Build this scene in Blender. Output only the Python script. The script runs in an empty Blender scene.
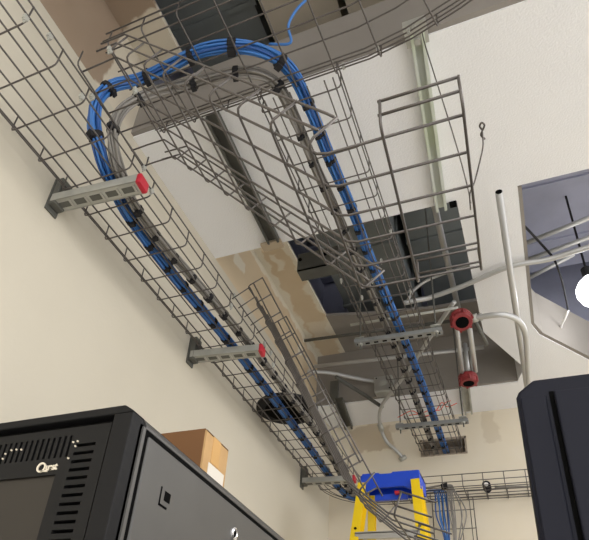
import bpy, math, random
from mathutils import Vector, Matrix
random.seed(7)
EZ = 1.40            # eye height; everything below is written relative to the eye point, the floor is at -EZ
SC = bpy.context.scene
COL = SC.collection

# ---------------------------------------------------------------- camera
YAW, PITCH, ROLL, FPX, CX, CY = -0.472495174, 0.573810418, 0.109386022, 604.179214, 254.334910, 361.754045
ca, sa, cb, sb, cc, sc_ = math.cos(YAW), math.sin(YAW), math.cos(PITCH), math.sin(PITCH), math.cos(ROLL), math.sin(ROLL)
fw = Vector((sa*cb, ca*cb, sb)); r0 = Vector((ca, -sa, 0)); u0 = r0.cross(fw)
rt = r0*cc + u0*sc_; up = -r0*sc_ + u0*cc
camd = bpy.data.cameras.new('camera'); cam = bpy.data.objects.new('camera', camd); COL.objects.link(cam)
cam.matrix_world = Matrix(((rt.x, up.x, -fw.x, 0), (rt.y, up.y, -fw.y, 0), (rt.z, up.z, -fw.z, EZ), (0, 0, 0, 1)))
camd.sensor_width = 36; camd.lens = FPX/589*36
camd.shift_x = (294.5-CX)/589; camd.shift_y = (CY-270)/589
camd.clip_start = 0.02; camd.clip_end = 60
SC.camera = cam

# ---------------------------------------------------------------- world, lights, exposure
w = bpy.data.worlds.new('room_light'); SC.world = w; w.use_nodes = True
bg = w.node_tree.nodes['Background']; bg.inputs[0].default_value = (1.0, 0.99, 0.985, 1); bg.inputs[1].default_value = 1.95
SC.view_settings.view_transform = 'Standard'; SC.view_settings.look = 'None'
SC.view_settings.exposure = 0.0; SC.view_settings.gamma = 1.0; SC.view_settings.use_curve_mapping = False

def area(name, loc, size, size_y, energy, color, rot=(0, 0, 0)):
    l = bpy.data.lights.new(name, 'AREA'); l.shape = 'RECTANGLE'; l.size = size; l.size_y = size_y
    l.energy = energy; l.color = color
    o = bpy.data.objects.new(name, l); COL.objects.link(o); o.location = (loc[0], loc[1], loc[2]+EZ); o.rotation_euler = rot
    return o
area('ceiling_lamp_near', (1.0, 0.9, 1.66), 0.5, 1.2, 24, (1, .975, .94))
area('fill_light_rear', (0.6, -1.6, 1.66), 1.2, 1.2, 38, (1, .98, .95))  # unseen fill light added behind the camera to brighten the room
area('fill_light_far', (1.9, 2.2, 1.66), 0.5, 1.2, 34, (.96, .965, 1.0))  # unseen fill light added out of frame to brighten the back wall
pl = bpy.data.lights.new('bulb_light', 'POINT'); pl.energy = 2.0; pl.color = (.93, .95, 1.0); pl.shadow_soft_size = .05
plo = bpy.data.objects.new('bulb_light', pl); COL.objects.link(plo); plo.location = (.385, 2.42, 1.84+EZ)

# ---------------------------------------------------------------- materials
def srgb(r, g, b):
    f = lambda c: (c/255/12.92) if c/255 <= .04045 else ((c/255+.055)/1.055)**2.4
    return (f(r), f(g), f(b), 1)
def mat(name, col, rough=.6, metal=0.0, noise=0.0, nscale=30, bump=0.0, bscale=200, col2=None, emit=None, spec=None):
    m = bpy.data.materials.new(name); m.use_nodes = True; nt = m.node_tree; b = nt.nodes['Principled BSDF']
    b.inputs['Base Color'].default_value = col; b.inputs['Roughness'].default_value = rough; b.inputs['Metallic'].default_value = metal
    if spec is not None: b.inputs['Specular IOR Level'].default_value = spec
    if noise or col2:
        tc = nt.nodes.new('ShaderNodeNewGeometry'); n = nt.nodes.new('ShaderNodeTexNoise'); n.inputs['Scale'].default_value = nscale; n.inputs['Detail'].default_value = 5
        nt.links.new(tc.outputs['Position'], n.inputs['Vector'])
        r = nt.nodes.new('ShaderNodeValToRGB'); nt.links.new(n.outputs['Fac'], r.inputs[0])
        c2 = col2 or tuple(list(c*(1-noise) for c in col[:3])+[1])
        r.color_ramp.elements[0].position = .35; r.color_ramp.elements[1].position = .65
        r.color_ramp.elements[0].color = c2; r.color_ramp.elements[1].color = col
        nt.links.new(r.outputs[0], b.inputs['Base Color'])
    if bump:
        tc = nt.nodes.new('ShaderNodeNewGeometry'); n = nt.nodes.new('ShaderNodeTexNoise'); n.inputs['Scale'].default_value = bscale; n.inputs['Detail'].default_value = 3
        nt.links.new(tc.outputs['Position'], n.inputs['Vector'])
        bu = nt.nodes.new('ShaderNodeBump'); bu.inputs['Strength'].default_value = bump; bu.inputs['Distance'].default_value = .01
        nt.links.new(n.outputs['Fac'], bu.inputs['Height']); nt.links.new(bu.outputs[0], b.inputs['Normal'])
    if emit:
        b.inputs['Emission Color'].default_value = emit[0]; b.inputs['Emission Strength'].default_value = emit[1]
    return m

def board_mat(name, tan, tan2, white, boxes, thresh=.62, nscale=5, grey=False):
    """bare drywall paper with joint compound: white inside the given world boxes (edges wobbled by noise) and in noise spots"""
    m = bpy.data.materials.new(name); m.use_nodes = True; nt = m.node_tree; N = nt.nodes; Lk = nt.links; b = N['Principled BSDF']
    b.inputs['Roughness'].default_value = .85
    g = N.new('ShaderNodeNewGeometry')
    n0 = N.new('ShaderNodeTexNoise'); n0.inputs['Scale'].default_value = 9; n0.inputs['Detail'].default_value = 4; Lk.new(g.outputs['Position'], n0.inputs['Vector'])
    sub = N.new('ShaderNodeVectorMath'); sub.operation = 'SUBTRACT'; Lk.new(n0.outputs['Color'], sub.inputs[0]); sub.inputs[1].default_value = (.5, .5, .5)
    scl = N.new('ShaderNodeVectorMath'); scl.operation = 'SCALE'; Lk.new(sub.outputs[0], scl.inputs[0]); scl.inputs['Scale'].default_value = .13
    add = N.new('ShaderNodeVectorMath'); add.operation = 'ADD'; Lk.new(g.outputs['Position'], add.inputs[0]); Lk.new(scl.outputs[0], add.inputs[1])
    sep = N.new('ShaderNodeSeparateXYZ'); Lk.new(add.outputs[0], sep.inputs[0])
    total = None
    def mth(op, a, bb):
        q = N.new('ShaderNodeMath'); q.operation = op
        for i, v in enumerate((a, bb)):
            if isinstance(v, (int, float)): q.inputs[i].default_value = v
            else: Lk.new(v, q.inputs[i])
        return q.outputs[0]
    for (c, s, fac) in boxes:        # soft box: centre, half sizes
        f = None
        for k in range(3):
            if s[k] is None: continue
            d = mth('ABSOLUTE', mth('SUBTRACT', sep.outputs[k], c[k]), 0)
            t = mth('DIVIDE', mth('SUBTRACT', s[k], d), .012); q = N.new('ShaderNodeClamp'); Lk.new(t, q.inputs[0])
            f = q.outputs[0] if f is None else mth('MULTIPLY', f, q.outputs[0])
        f = mth('MULTIPLY', f, fac)
        total = f if total is None else mth('MAXIMUM', total, f)
    n1 = N.new('ShaderNodeTexNoise'); n1.inputs['Scale'].default_value = nscale; n1.inputs['Detail'].default_value = 2; Lk.new(g.outputs['Position'], n1.inputs['Vector'])
    sp = mth('DIVIDE', mth('SUBTRACT', n1.outputs['Fac'], thresh), .02); cl = N.new('ShaderNodeClamp'); Lk.new(sp, cl.inputs[0])
    total = cl.outputs[0] if total is None else mth('MAXIMUM', total, cl.outputs[0])
    n2 = N.new('ShaderNodeTexNoise'); n2.inputs['Scale'].default_value = 7; n2.inputs['Detail'].default_value = 5; Lk.new(g.outputs['Position'], n2.inputs['Vector'])
    mt = N.new('ShaderNodeMix'); mt.data_type = 'RGBA'; Lk.new(n2.outputs['Fac'], mt.inputs[0]); mt.inputs[6].default_value = tan; mt.inputs[7].default_value = tan2
    mx = N.new('ShaderNodeMix'); mx.data_type = 'RGBA'; Lk.new(total, mx.inputs[0]); Lk.new(mt.outputs[2], mx.inputs[6]); mx.inputs[7].default_value = white
    Lk.new(mx.outputs[2], b.inputs['Base Color'])
    return m

CREAM = srgb(224, 216, 200)
M = {}
M['wall'] = mat('cream_wall_paint', srgb(203, 196, 179), .75, noise=.03, nscale=3, bump=.05, bscale=90)
M['ceil'] = mat('white_ceiling_paint', srgb(238, 238, 238), .8, noise=.02, nscale=4, bump=.22, bscale=170)
M['floor'] = mat('floor_tiles', srgb(205, 200, 192), .5, noise=.1, nscale=5)
M['board'] = board_mat('bare_drywall', srgb(204, 184, 152), srgb(216, 200, 172), srgb(226, 219, 202),
    [((-1.04, 2.2, 2.04+EZ), (.035, None, .05), 1), ((-.87, 2.2, 2.04+EZ), (.028, None, None), .9), ((-1.04, .86, 2.0+EZ), (.3, .1, .4), .75),
     ((-.955, 2.02, 2.04+EZ), (.022, .07, None), .95), ((-1.04, 1.78, 1.86+EZ), (.1, .05, .05), .95), ((-.94, 2.62, 2.04+EZ), (.06, .1, None), .5)], .70)
M['board_grey'] = mat('shaded_grey_drywall', srgb(148, 142, 134), .85, noise=.18, nscale=3)  # drywall grey that carries the shade inside the ceiling openings
M['backwall'] = board_mat('cream_wall_with_compound', CREAM, srgb(222, 210, 184), srgb(190, 174, 148),
    [((-.80, 3.15, 1.60+EZ), (.13, None, .085), .85), ((-.14, 3.15, 1.60+EZ), (.045, None, .09), .4), ((-.62, 3.15, 1.66+EZ), (.12, None, .03), .45)], 1.5)
M['wire'] = mat('zinc_wire', srgb(92, 87, 83), .42, .4)
M['zinc'] = mat('galvanised_steel', srgb(184, 184, 176), .45, .35, noise=.2, nscale=14)
M['zinc_mid'] = mat('weathered_galvanised_steel', srgb(146, 148, 146), .5, .35, noise=.2, nscale=20)
M['zinc_dark'] = mat('dull_galvanised_steel', srgb(100, 100, 94), .6, .35, noise=.2, nscale=12)
M['zinc_green'] = mat('galvanised_strut_green', srgb(205, 210, 206), .5, .2, col2=srgb(196, 206, 184), nscale=6)
M['pipe'] = mat('conduit_steel', srgb(190, 190, 188), .4, .45)
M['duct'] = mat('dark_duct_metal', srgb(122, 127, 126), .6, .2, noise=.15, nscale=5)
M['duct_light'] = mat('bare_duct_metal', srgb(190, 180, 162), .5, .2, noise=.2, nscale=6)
M['deck'] = mat('steel_deck', srgb(172, 174, 192), .7, .05, noise=.15, nscale=6)
M['blue'] = mat('blue_cable_jacket', srgb(54, 112, 182), .42)
M['navy'] = mat('deep_blue_cable_jacket', srgb(40, 82, 146), .42)
M['grey_cable'] = mat('grey_cable_jacket', srgb(132, 128, 122), .5)
M['strap'] = mat('black_velcro', srgb(22, 21, 24), .85)
M['red'] = mat('red_plastic', srgb(178, 24, 46), .45)
M['redcap'] = mat('dark_red_plastic', srgb(138, 44, 46), .5, noise=.25, nscale=40)
M['orange'] = mat('orange_red_wire', srgb(235, 90, 60), .5)
M['rack'] = mat('black_rack_paint', srgb(15, 15, 17), .6, spec=.3)
M['rack_side'] = mat('charcoal_side_panel', srgb(82, 81, 79), .42, noise=.1, nscale=8)
M['rack_door'] = mat('black_door_paint', srgb(17, 17, 18), .55, spec=.3)
M['gap'] = mat('dark_gap', srgb(4, 4, 4), .9, spec=.1)
M['glass'] = mat('smoked_glass', srgb(52, 48, 43), .3, spec=.35)
M['chrome'] = mat('chrome', srgb(215, 215, 215), .2, .9)
M['logo'] = mat('pale_logo_metal', srgb(225, 215, 195), .4)
M['rack_blue'] = mat('dark_cabinet_paint', srgb(14, 16, 29), .65, spec=.25)
M['card_side'] = mat('cardboard', srgb(196, 158, 108), .85, noise=.08, nscale=30)
M['card_dark'] = mat('cardboard_shaded', srgb(120, 84, 52), .9)  # darker copy of the cardboard, shade put into the front and flap colour
M['tape'] = mat('packing_tape', srgb(205, 160, 96), .35)
M['paper'] = mat('paper_label', srgb(225, 218, 205), .6)
M['black'] = mat('matt_black', srgb(20, 19, 22), .8)
M['yellow'] = mat('yellow_fibreglass', srgb(240, 205, 25), .4)
M['bluecap'] = mat('blue_plastic', srgb(20, 70, 200), .4)
M['alu'] = mat('aluminium', srgb(180, 178, 172), .35, .6)
M['white'] = mat('white_plastic', srgb(230, 228, 224), .4)
M['bulb'] = mat('lit_bulb_glass', (1, 1, 1, 1), .3, emit=((.95, .97, 1, 1), 7))
M['hole'] = mat('rough_hole_edge', srgb(186, 172, 154), .9, noise=.4, nscale=40)

# ---------------------------------------------------------------- helpers
ORG = {}
class MB:
    """collects shapes (eye-relative coordinates) and links them as ONE mesh object"""
    def __init__(s): s.v = []; s.f = []
    def add(s, vs, fs):
        n = len(s.v); s.v += [tuple(v) for v in vs]; s.f += [tuple(i+n for i in f) for f in fs]; return s
    def box(s, a, b):
        x0, y0, z0 = a; x1, y1, z1 = b
        return s.add([(x0,y0,z0),(x1,y0,z0),(x1,y1,z0),(x0,y1,z0),(x0,y0,z1),(x1,y0,z1),(x1,y1,z1),(x0,y1,z1)],
                     [(3,2,1,0),(4,5,6,7),(0,1,5,4),(1,2,6,5),(2,3,7,6),(3,0,4,7)])
    def obox(s, c, ax, ay, az):
        c, ax, ay, az = map(Vector, (c, ax, ay, az)); vs = []
        for k in (-1, 1):
            for (i, j) in ((-1,-1),(1,-1),(1,1),(-1,1)): vs.append(c+ax*i*.5+ay*j*.5+az*k*.5)
        return s.add(vs, [(3,2,1,0),(4,5,6,7),(0,1,5,4),(1,2,6,5),(2,3,7,6),(3,0,4,7)])
    def prism(s, poly, z0, z1):
        n = len(poly); vs = [(x, y, z0) for x, y in poly]+[(x, y, z1) for x, y in poly]
        return s.add(vs, [tuple(range(n))[::-1], tuple(range(n, 2*n))]+[(i, (i+1) % n, (i+1) % n+n, i+n) for i in range(n)])
    def sweep(s, prof, axis, a, b):
        """extrude profile [(p,q)] along axis 'x'/'y' from a to b"""
        n = len(prof)
        mk = (lambda t, p: (t, p[0], p[1])) if axis == 'x' else ((lambda t, p: (p[0], t, p[1])) if axis == 'y' else (lambda t, p: (p[0], p[1], t)))
        vs = [mk(a, p) for p in prof]+[mk(b, p) for p in prof]
        return s.add(vs, [tuple(range(n))[::-1], tuple(range(n, 2*n))]+[(i, (i+1) % n, (i+1) % n+n, i+n) for i in range(n)])
    def tube(s, pts, r, k=6, caps=True):
        pts = [Vector(p) for p in pts]; n = len(pts); T = []
        for i in range(n):
            a = pts[max(0, i-1)]; b = pts[min(n-1, i+1)]; t = b-a
            if 0 < i < n-1:
                t = (pts[i]-a).normalized()+(b-pts[i]).normalized()
            T.append(t.normalized() if t.length > 1e-9 else Vector((0, 0, 1)))
        nrm = T[0].orthogonal().normalized(); vs = []
        for i in range(n):
            nrm = (nrm-T[i]*nrm.dot(T[i])).normalized(); bn = T[i].cross(nrm)
            for j in range(k):
                a = 2*math.pi*j/k; vs.append(pts[i]+(nrm*math.cos(a)+bn*math.sin(a))*r)
        fs = [(i*k+j, i*k+(j+1) % k, (i+1)*k+(j+1) % k, (i+1)*k+j) for i in range(n-1) for j in range(k)]
        if caps: fs += [tuple(range(k))[::-1], tuple(range((n-1)*k, n*k))]
        return s.add(vs, fs)
    def lathe(s, base, axis, prof, k=16):
        """prof: [(radius, height)] turned about axis from base"""
        base = Vector(base); ax = Vector(axis).normalized(); u = ax.orthogonal().normalized(); v = ax.cross(u); n = len(prof); vs = []
        for r, h in prof:
            for j in range(k):
                a = 2*math.pi*j/k; vs.append(base+ax*h+(u*math.cos(a)+v*math.sin(a))*r)
        fs = [(i*k+j, i*k+(j+1) % k, (i+1)*k+(j+1) % k, (i+1)*k+j) for i in range(n-1) for j in range(k)]
        fs += [tuple(range(k))[::-1], tuple(range((n-1)*k, n*k))]
        return s.add(vs, fs)
    def build(s, name, m, parent=None, org=None, smooth=False, bevel=0):
        o0 = Vector(org) if org is not None else (ORG[parent.name] if parent is not None else Vector((0, 0, 0)))
        me = bpy.data.meshes.new(name); me.from_pydata([tuple(Vector(v)-o0) for v in s.v], [], s.f); me.update()
        me.materials.append(m)
        if smooth: me.shade_smooth()
        o = bpy.data.objects.new(name, me); COL.objects.link(o)
        if parent is None: o.location = o0+Vector((0, 0, EZ))
        else:
            o.parent = parent
            if org is not None: o.location = o0-ORG[parent.name]
        ORG[o.name] = o0
        if bevel:
            md = o.modifiers.new('bevel', 'BEVEL'); md.width = bevel; md.segments = 2; md.limit_method = 'ANGLE'
        return o
def tag(o, label=None, cat=None, group=None, kind=None):
    if label: o['label'] = label
    if cat: o['category'] = cat
    if group: o['group'] = group
    if kind: o['kind'] = kind
    return o
def thing(name, label, cat, loc, group=None):
    o = bpy.data.objects.new(name, None); COL.objects.link(o); o.location = (loc[0], loc[1], loc[2]+EZ); o.empty_display_size = .05
    ORG[o.name] = Vector(loc); return tag(o, label, cat, group)
def struct(name, mb, m, **k): return tag(mb.build(name, m, **k), kind='structure')
def arc(p0, p1, p2, n=5):
    p0, p1, p2 = map(Vector, (p0, p1, p2)); return [tuple(p0*(1-t)**2+p1*2*t*(1-t)+p2*t*t) for t in [i/n for i in range(n+1)]]
def smooth_path(pts, n=5):
    """Catmull-Rom through points"""
    P = [Vector(p) for p in pts]; P = [P[0]*2-P[1]]+P+[P[-1]*2-P[-2]]; out = []
    for i in range(1, len(P)-2):
        for j in range(n):
            t = j/n; a, b, c, d = P[i-1], P[i], P[i+1], P[i+2]
            out.append(.5*((2*b)+(c-a)*t+(2*a-5*b+4*c-d)*t*t+(3*b-a-3*c+d)*t**3))
    out.append(P[-2]); return out

# ---------------------------------------------------------------- the room
H = 1.70
XW = -1.04
YB = 3.15
struct('floor', MB().box((XW-.1, -2.6, -EZ-.05), (3.2, YB+.1, -EZ)), M['floor'])
struct('wall_left', MB().box((XW-.1, -2.6, -EZ), (XW, YB+.1, H)), M['wall'])
M['board_dim'] = board_mat('shaded_brown_drywall', srgb(150, 130, 110), srgb(160, 142, 122), srgb(214, 205, 186), [((-1.04, .88, 2.0+EZ), (.3, .12, .4), .9)], .74)  # bare drywall with the dim light of the top opening put into its colour
struct('trim_11', MB().box((XW-.1, -2.6, H), (XW, 1.2, 2.04)), M['board_dim'])
t = struct('trim_1', MB().box((XW-.1, 1.2, H), (XW, YB+.1, 2.04)), M['board'])      # bare drywall above the ceiling line
# back wall with the hole the tray leaves through
hx0, hx1, hz0, hz1 = -.515, -.268, 1.462, 1.562
wb = MB(); zt = 2.04
wb.box((XW, YB, -EZ), (3.2, YB+.1, hz0)); wb.box((XW, YB, hz1), (3.2, YB+.1, zt))
wb.box((XW, YB, hz0), (hx0, YB+.1, hz1)); wb.box((hx1, YB, hz0), (3.2, YB+.1, hz1))
struct('wall_back', wb, M['backwall'])
hl = MB(); hl.box((hx0, YB+.1, hz0), (hx1, YB+.12, hz1))
for (a, b) in (((hx0, YB-.003, hz1-.012), (hx1, YB+.1, hz1)), ((hx0, YB-.003, hz0-.004), (hx1, YB+.1, hz0+.004)), ((hx0, YB-.003, hz0), (hx0+.01, YB+.1, hz1)), ((hx1-.01, YB-.003, hz0), (hx1, YB+.1, hz1))): hl.box(a, b)
struct('trim_2', hl, M['hole'])
# ceiling: slabs 0.24 deep around three openings
TH = .24
ce = MB()
ce.prism([(XW, .96), (3.2, .96), (3.2, 1.58), (XW, 1.58)], H, H+TH)
ce.prism([(-.08, 1.58), (.12, 1.58), (.12, 2.40), (.15, 2.49), (.35, 2.76), (.5, 2.95), (3.2, 2.95), (3.2, YB), (XW, YB), (XW, 2.88), (.03, 2.88), (.07, 2.75), (-.05, 2.47), (-.08, 2.40)], H, H+TH)
ce.prism([(1.6, 1.58), (3.2, 1.58), (3.2, 2.95), (1.6, 2.95)], H, H+TH)
ce.prism([(1.1, .3), (3.2, .3), (3.2, .96), (1.1, .96)], H, H+TH)
ce.prism([(XW, -2.6), (3.2, -2.6), (3.2, .3), (XW, .3)], H, H+TH)
struct('ceiling', ce, M['ceil'])
# facing on the inner sides of the openings, their shade put into the grey
struct('trim_3', MB().box((XW, .945, H+.006), (1.1, .96, H+TH)), M['board_grey'])
struct('trim_4', MB().box((XW, 2.865, H+.006), (.04, 2.88, 2.05)), M['board_grey'])
struct('trim_12', MB().prism([(.121, 1.59), (.121, 2.40), (.151, 2.489), (.351, 2.759), (.501, 2.95), (.52, 2.95), (.365, 2.75), (.165, 2.484), (.133, 2.398), (.133, 1.59)], H+.004, H+TH), M['board_grey'])
# raised soffits inside the openings
struct('trim_5', MB().box((XW, 1.56, 2.04), (-.87, 2.88, 2.06)), M['board'])
struct('trim_6', MB().box((XW, .2, 2.04), (-.89, .97, 2.06)), M['board_dim'])
struct('trim_7', MB().prism([(-.87, 2.50), (-.60, 2.56), (-.3, 2.60), (.1, 2.60), (.1, 2.88), (-.87, 2.88)], 2.042, 2.06), M['board_grey'])
# steel deck above everything, with ribs
dk = MB().box((-1.4, -2.6, 2.95), (3.2, YB+.3, 3.0))
for i in range(24): dk.box((-1.4, -.4+i*.16, 2.90), (3.2, -.34+i*.16, 2.951))
struct('trim_8', dk, M['deck'])
# enclosing plenum walls
struct('trim_9', MB().box((XW-.16, -2.6, 2.04), (XW-.1, YB+.1, 2.95)), M['deck'])
struct('trim_10', MB().box((XW-.1, YB+.06, 2.04), (3.2, YB+.12, 2.95)), M['deck'])

# ---------------------------------------------------------------- plenum ducts
def duct(name, label, a, b, m, seams, axis='y', group=None):
    t = thing(name, label, 'duct', (a[0], a[1], a[2]), group)
    MB().box(a, b).build('duct_body', m, t)
    for s in seams:
        e = .012
        if axis == 'y': MB().box((a[0]-e, s, a[2]-e), (b[0]+e, s+.02, b[2]+e)).build('flange', m, t)
        else: MB().box((s, a[1]-e, a[2]-e), (s+.02, b[1]+e, b[2]+e)).build('flange', m, t)
    return t
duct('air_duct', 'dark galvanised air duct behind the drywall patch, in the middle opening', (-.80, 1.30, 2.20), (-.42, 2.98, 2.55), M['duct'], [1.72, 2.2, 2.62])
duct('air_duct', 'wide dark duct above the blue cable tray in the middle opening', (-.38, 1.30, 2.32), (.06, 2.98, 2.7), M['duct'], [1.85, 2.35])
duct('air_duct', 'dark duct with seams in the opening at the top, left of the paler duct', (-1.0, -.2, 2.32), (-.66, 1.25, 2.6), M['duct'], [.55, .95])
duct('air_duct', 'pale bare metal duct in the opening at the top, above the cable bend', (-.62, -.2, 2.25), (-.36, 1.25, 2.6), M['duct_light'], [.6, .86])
duct('air_duct', 'brownish metal duct in the opening at the top, right of the cable bend', (-.33, -.2, 2.22), (.5, 1.2, 2.6), M['duct_light'], [.1, -.12], 'x')
duct('air_duct', 'bluish duct lit by the bulb in the right opening', (.10, 1.4, 2.45), (1.0, 2.95, 2.8), M['deck'], [1.9, 2.3, 2.7])
# steel angle bolted inside the middle opening
t = thing('steel_bracket', 'dull green steel angle jutting out beside the drywall patch', 'bracket', (-.80, 1.86, 1.80))
MB().box((-.79, 1.86, 1.80), (-.60, 1.865, 1.90)).build('web', M['zinc_dark'], t)
MB().box((-.79, 1.86, 1.80), (-.60, 1.93, 1.806)).build('flange', M['zinc_dark'], t)
for x in (-.775, -.66): MB().lathe((x, 1.856, 1.86), (0, -1, 0), [(.008, 0), (.008, .006)], 8).build('bolt', M['gap'], t)

# ---------------------------------------------------------------- struts and conduits
def strut_channel(t, a, b, wdir, w=.041, d=.022, m=None, name='channel', flip=False, slots=0, lip=.008):
    """U channel between a and b; its open side faces -d direction"""
    a, b, wd = Vector(a), Vector(b), Vector(wdir).normalized(); L = (b-a); ln = L.length; ld = L.normalized(); up_ = wd.cross(ld).normalized()
    if (up_.z < 0) != flip: up_ = -up_
    c = (a+b)/2; th = .0025; mb = MB()
    mb.obox(c+up_*(d/2), wd*w, L, up_*th)
    for s in (-1, 1):
        mb.obox(c+wd*(s*w/2), wd*th, L, up_*d)
        mb.obox(c+wd*(s*(w/2-lip/2))-up_*(d/2), wd*lip, L, up_*th)
    o = mb.build(name, m or M['zinc'], t)
    for i in range(slots):
        p = a+ld*(ln*(i+.5)/slots)
        MB().obox(p+up_*(d/2+.0015), wd*w*.32, ld*(ln/slots*.5), up_*.002).build('slot', M['gap'], t)
    return o
t = thing('ceiling_strut', 'bright galvanised strut channel with greenish tint fixed to the white ceiling', 'strut', (-.1, .93, 1.68))
strut_channel(t, (-.092, .93, 1.685), (-.134, 1.59, 1.685), (1, 0, 0), .036, .022, M['zinc_green'])
MB().box((-.125, .90, 1.675), (-.065, .965, 1.698)).build('end_bracket', M['zinc'], t)
for y in (.915, .95): MB().lathe((-.095, y, 1.675), (0, 0, -1), [(.009, 0), (.009, .008)], 6).build('bolt', M['zinc'], t)
MB().box((-.082, 1.578, 1.69), (-.105, 1.60, 1.74)).build('end_cap', M['gap'], t)
t = thing('ceiling_strut', 'dark strut channel under the ceiling with a beige foot plate by the drywall patch', 'strut', (-.74, .98, 1.68))
strut_channel(t, (-.742, .97, 1.685), (-.765, 1.55, 1.685), (1, 0, 0), .046, .022, M['zinc_dark'])
MB().box((-.82, 1.545, 1.676), (-.735, 1.585, 1.688)).build('foot_plate', mat('beige_plate', srgb(176, 160, 136), .6), t)
t = thing('ceiling_strut', 'short dark strut running down to the back wall above the ladder', 'strut', (-.9, 2.9, 1.69))
strut_channel(t, (-.885, 2.80, 1.685), (-.925, 3.14, 1.685), (1, 0, 0), .046, .022, M['zinc_dark'])
MB().box((-.95, 2.845, 1.70), (-.905, 2.862, 1.84)).build('upright', M['zinc_dark'], t)
t = thing('ceiling_strut', 'short grey strut meeting the back wall just right of the tray hanger', 'strut', (-.23, 2.9, 1.69))
strut_channel(t, (-.218, 2.84, 1.685), (-.238, 3.12, 1.685), (1, 0, 0), .040, .022, M['zinc'])

def conduit(label, pts, r=.0125, m='pipe', sm=False, fittings=(), name='conduit', cat='pipe', k=12, group=None):
    p = smooth_path(pts, 6) if sm else pts
    t = thing(name, label, cat, pts[0], group)
    MB().tube(p, r, k).build('tube', M[m], t, smooth=True)
    for (a, b, rr) in fittings: MB().tube([a, b], rr, 10).build('coupling', M['zinc'], t, smooth=True)
    return t
conduit('straight grey conduit with a dark open end on the ceiling between the two openings', [(.057, 1.513, 1.62), (.068, 2.83, 1.62)], .0122)
MB().lathe((.057, 1.5125, 1.62), (0, -1, 0), [(.0105, 0), (.0105, .001)], 12).build('dark_opening', M['gap'], bpy.data.objects['conduit'])
conduit('vertical-looking conduit crossing the middle opening behind the bright strut', [(-.182, 1.75, 2.0), (-.19, 2.66, 2.0)], .014)
conduit('long white conduit sweeping from the cable tray across to the right opening', [(-.365, 2.047, 1.665), (-.307, 2.051, 1.67), (-.25, 2.060, 1.68), (-.112, 2.023, 1.68), (.027, 1.972, 1.68), (.100, 1.960, 1.68), (.206, 1.964, 1.68), (.338, 1.940, 1.68), (.6, 1.91, 1.68)], .0105, sm=True)
conduit('white flexible conduit elbowing down from the upper red cap', [(-.097, 2.04, 1.52), (-.017, 2.017, 1.50), (.022, 2.03, 1.50), (.060, 2.075, 1.50), (.080, 2.16, 1.50), (.080, 2.30, 1.50), (.071, 2.60, 1.50), (.07, 2.8, 1.5)], .0115, sm=True, fittings=[((-.105, 2.045, 1.52), (-.082, 2.04, 1.52), .017), ((-.075, 2.038, 1.518), (-.066, 2.036, 1.517), .016)])
conduit('long diagonal conduit that bends down into the back wall', [(-.165, 2.092, 1.66), (-.244, 2.216, 1.66), (-.443, 2.548, 1.66), (-.586, 2.761, 1.66), (-.655, 2.86, 1.655), (-.692, 2.94, 1.635), (-.706, 3.02, 1.60), (-.69, 3.09, 1.545), (-.647, 3.11, 1.50), (-.612, 3.14, 1.459)], .0095, sm=True, fittings=[((-.618, 3.135, 1.466), (-.610, 3.147, 1.452), .022), ((-.706, 3.0, 1.61), (-.703, 3.035, 1.59), .015)])
conduit('faint grey conduit arcing up behind the blue tray in the middle opening', [(-.363, 2.136, 1.75), (-.334, 2.136, 1.80), (-.262, 2.141, 1.85), (-.132, 2.165, 1.90), (-.02, 2.16, 1.92)], .007, sm=True)
conduit('thin straight rod crossing the drywall patch behind the cable tray', [(-1.05, 2.63, 2.0), (-.22, 2.68, 2.0)], .009, 'zinc_dark')
conduit('upper of the two pale conduits running beside the junction box', [(-1.0, 2.70, 1.86), (-.10, 2.76, 1.86)], .011)
conduit('lower bent pale conduit ending at the junction box', [(-1.02, 2.65, 1.80), (-.90, 2.72, 1.81), (-.70, 2.845, 1.80), (-.60, 2.845, 1.80)], .011, sm=True)
conduit('short dark conduit slanting down to the bent conduit', [(-.826, 2.564, 1.68), (-.748, 2.743, 1.68), (-.665, 2.90, 1.66)], .010, 'zinc_dark')
conduit('upper white conduit in the right opening', [(.10, 2.33, 2.1), (.60, 2.18, 2.1)], .011)
conduit('middle white conduit in the right opening', [(.09, 2.45, 2.1), (.60, 2.31, 2.1)], .011)
conduit('short slanting white conduit in the right opening, below the others', [(.10, 2.60, 2.1), (.36, 2.455, 2.1)], .010)
# hanging conduits with red caps
def capped(label, cap, axis, tubes, r=.033, hgt=.05):
    t = thing('capped_conduit', label, 'pipe', cap)
    MB().lathe(cap, axis, [(r*.9, 0), (r, .004), (r, hgt*.45), (r*1.07, hgt*.5), (r*1.07, hgt*.8), (r*.95, hgt), (r*.5, hgt)], 18).build('red_cap', M['redcap'], t, smooth=False)
    for a in range(6):
        ang = a*math.pi/3; ax = Vector(axis).normalized(); u = ax.orthogonal().normalized(); v = ax.cross(u)
        c = Vector(cap)+ax*hgt*.25+(u*math.cos(ang)+v*math.sin(ang))*(r+.001)
        MB().lathe(c, ax, [(.005, -.012), (.005, .012)], 6).build('grip_rib', M['redcap'], t)
    MB().lathe(Vector(cap)-Vector(axis).normalized()*.0015, axis, [(r*.62, 0), (r*.62, .003)], 14).build('cap_recess', M['gap'], t)
    for a, b, rr in tubes: MB().tube([a, b], rr, 10).build('tube', M['pipe'], t, smooth=True)
    return t
capped('upper dark red cap on the end of hanging conduits, in the middle opening', (-.14, 2.03, 1.50), (-.12, .42, .9),
       [((-.12, 2.10, 1.54), (-.140, 2.50, 1.56), .0105)], .041)
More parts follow.
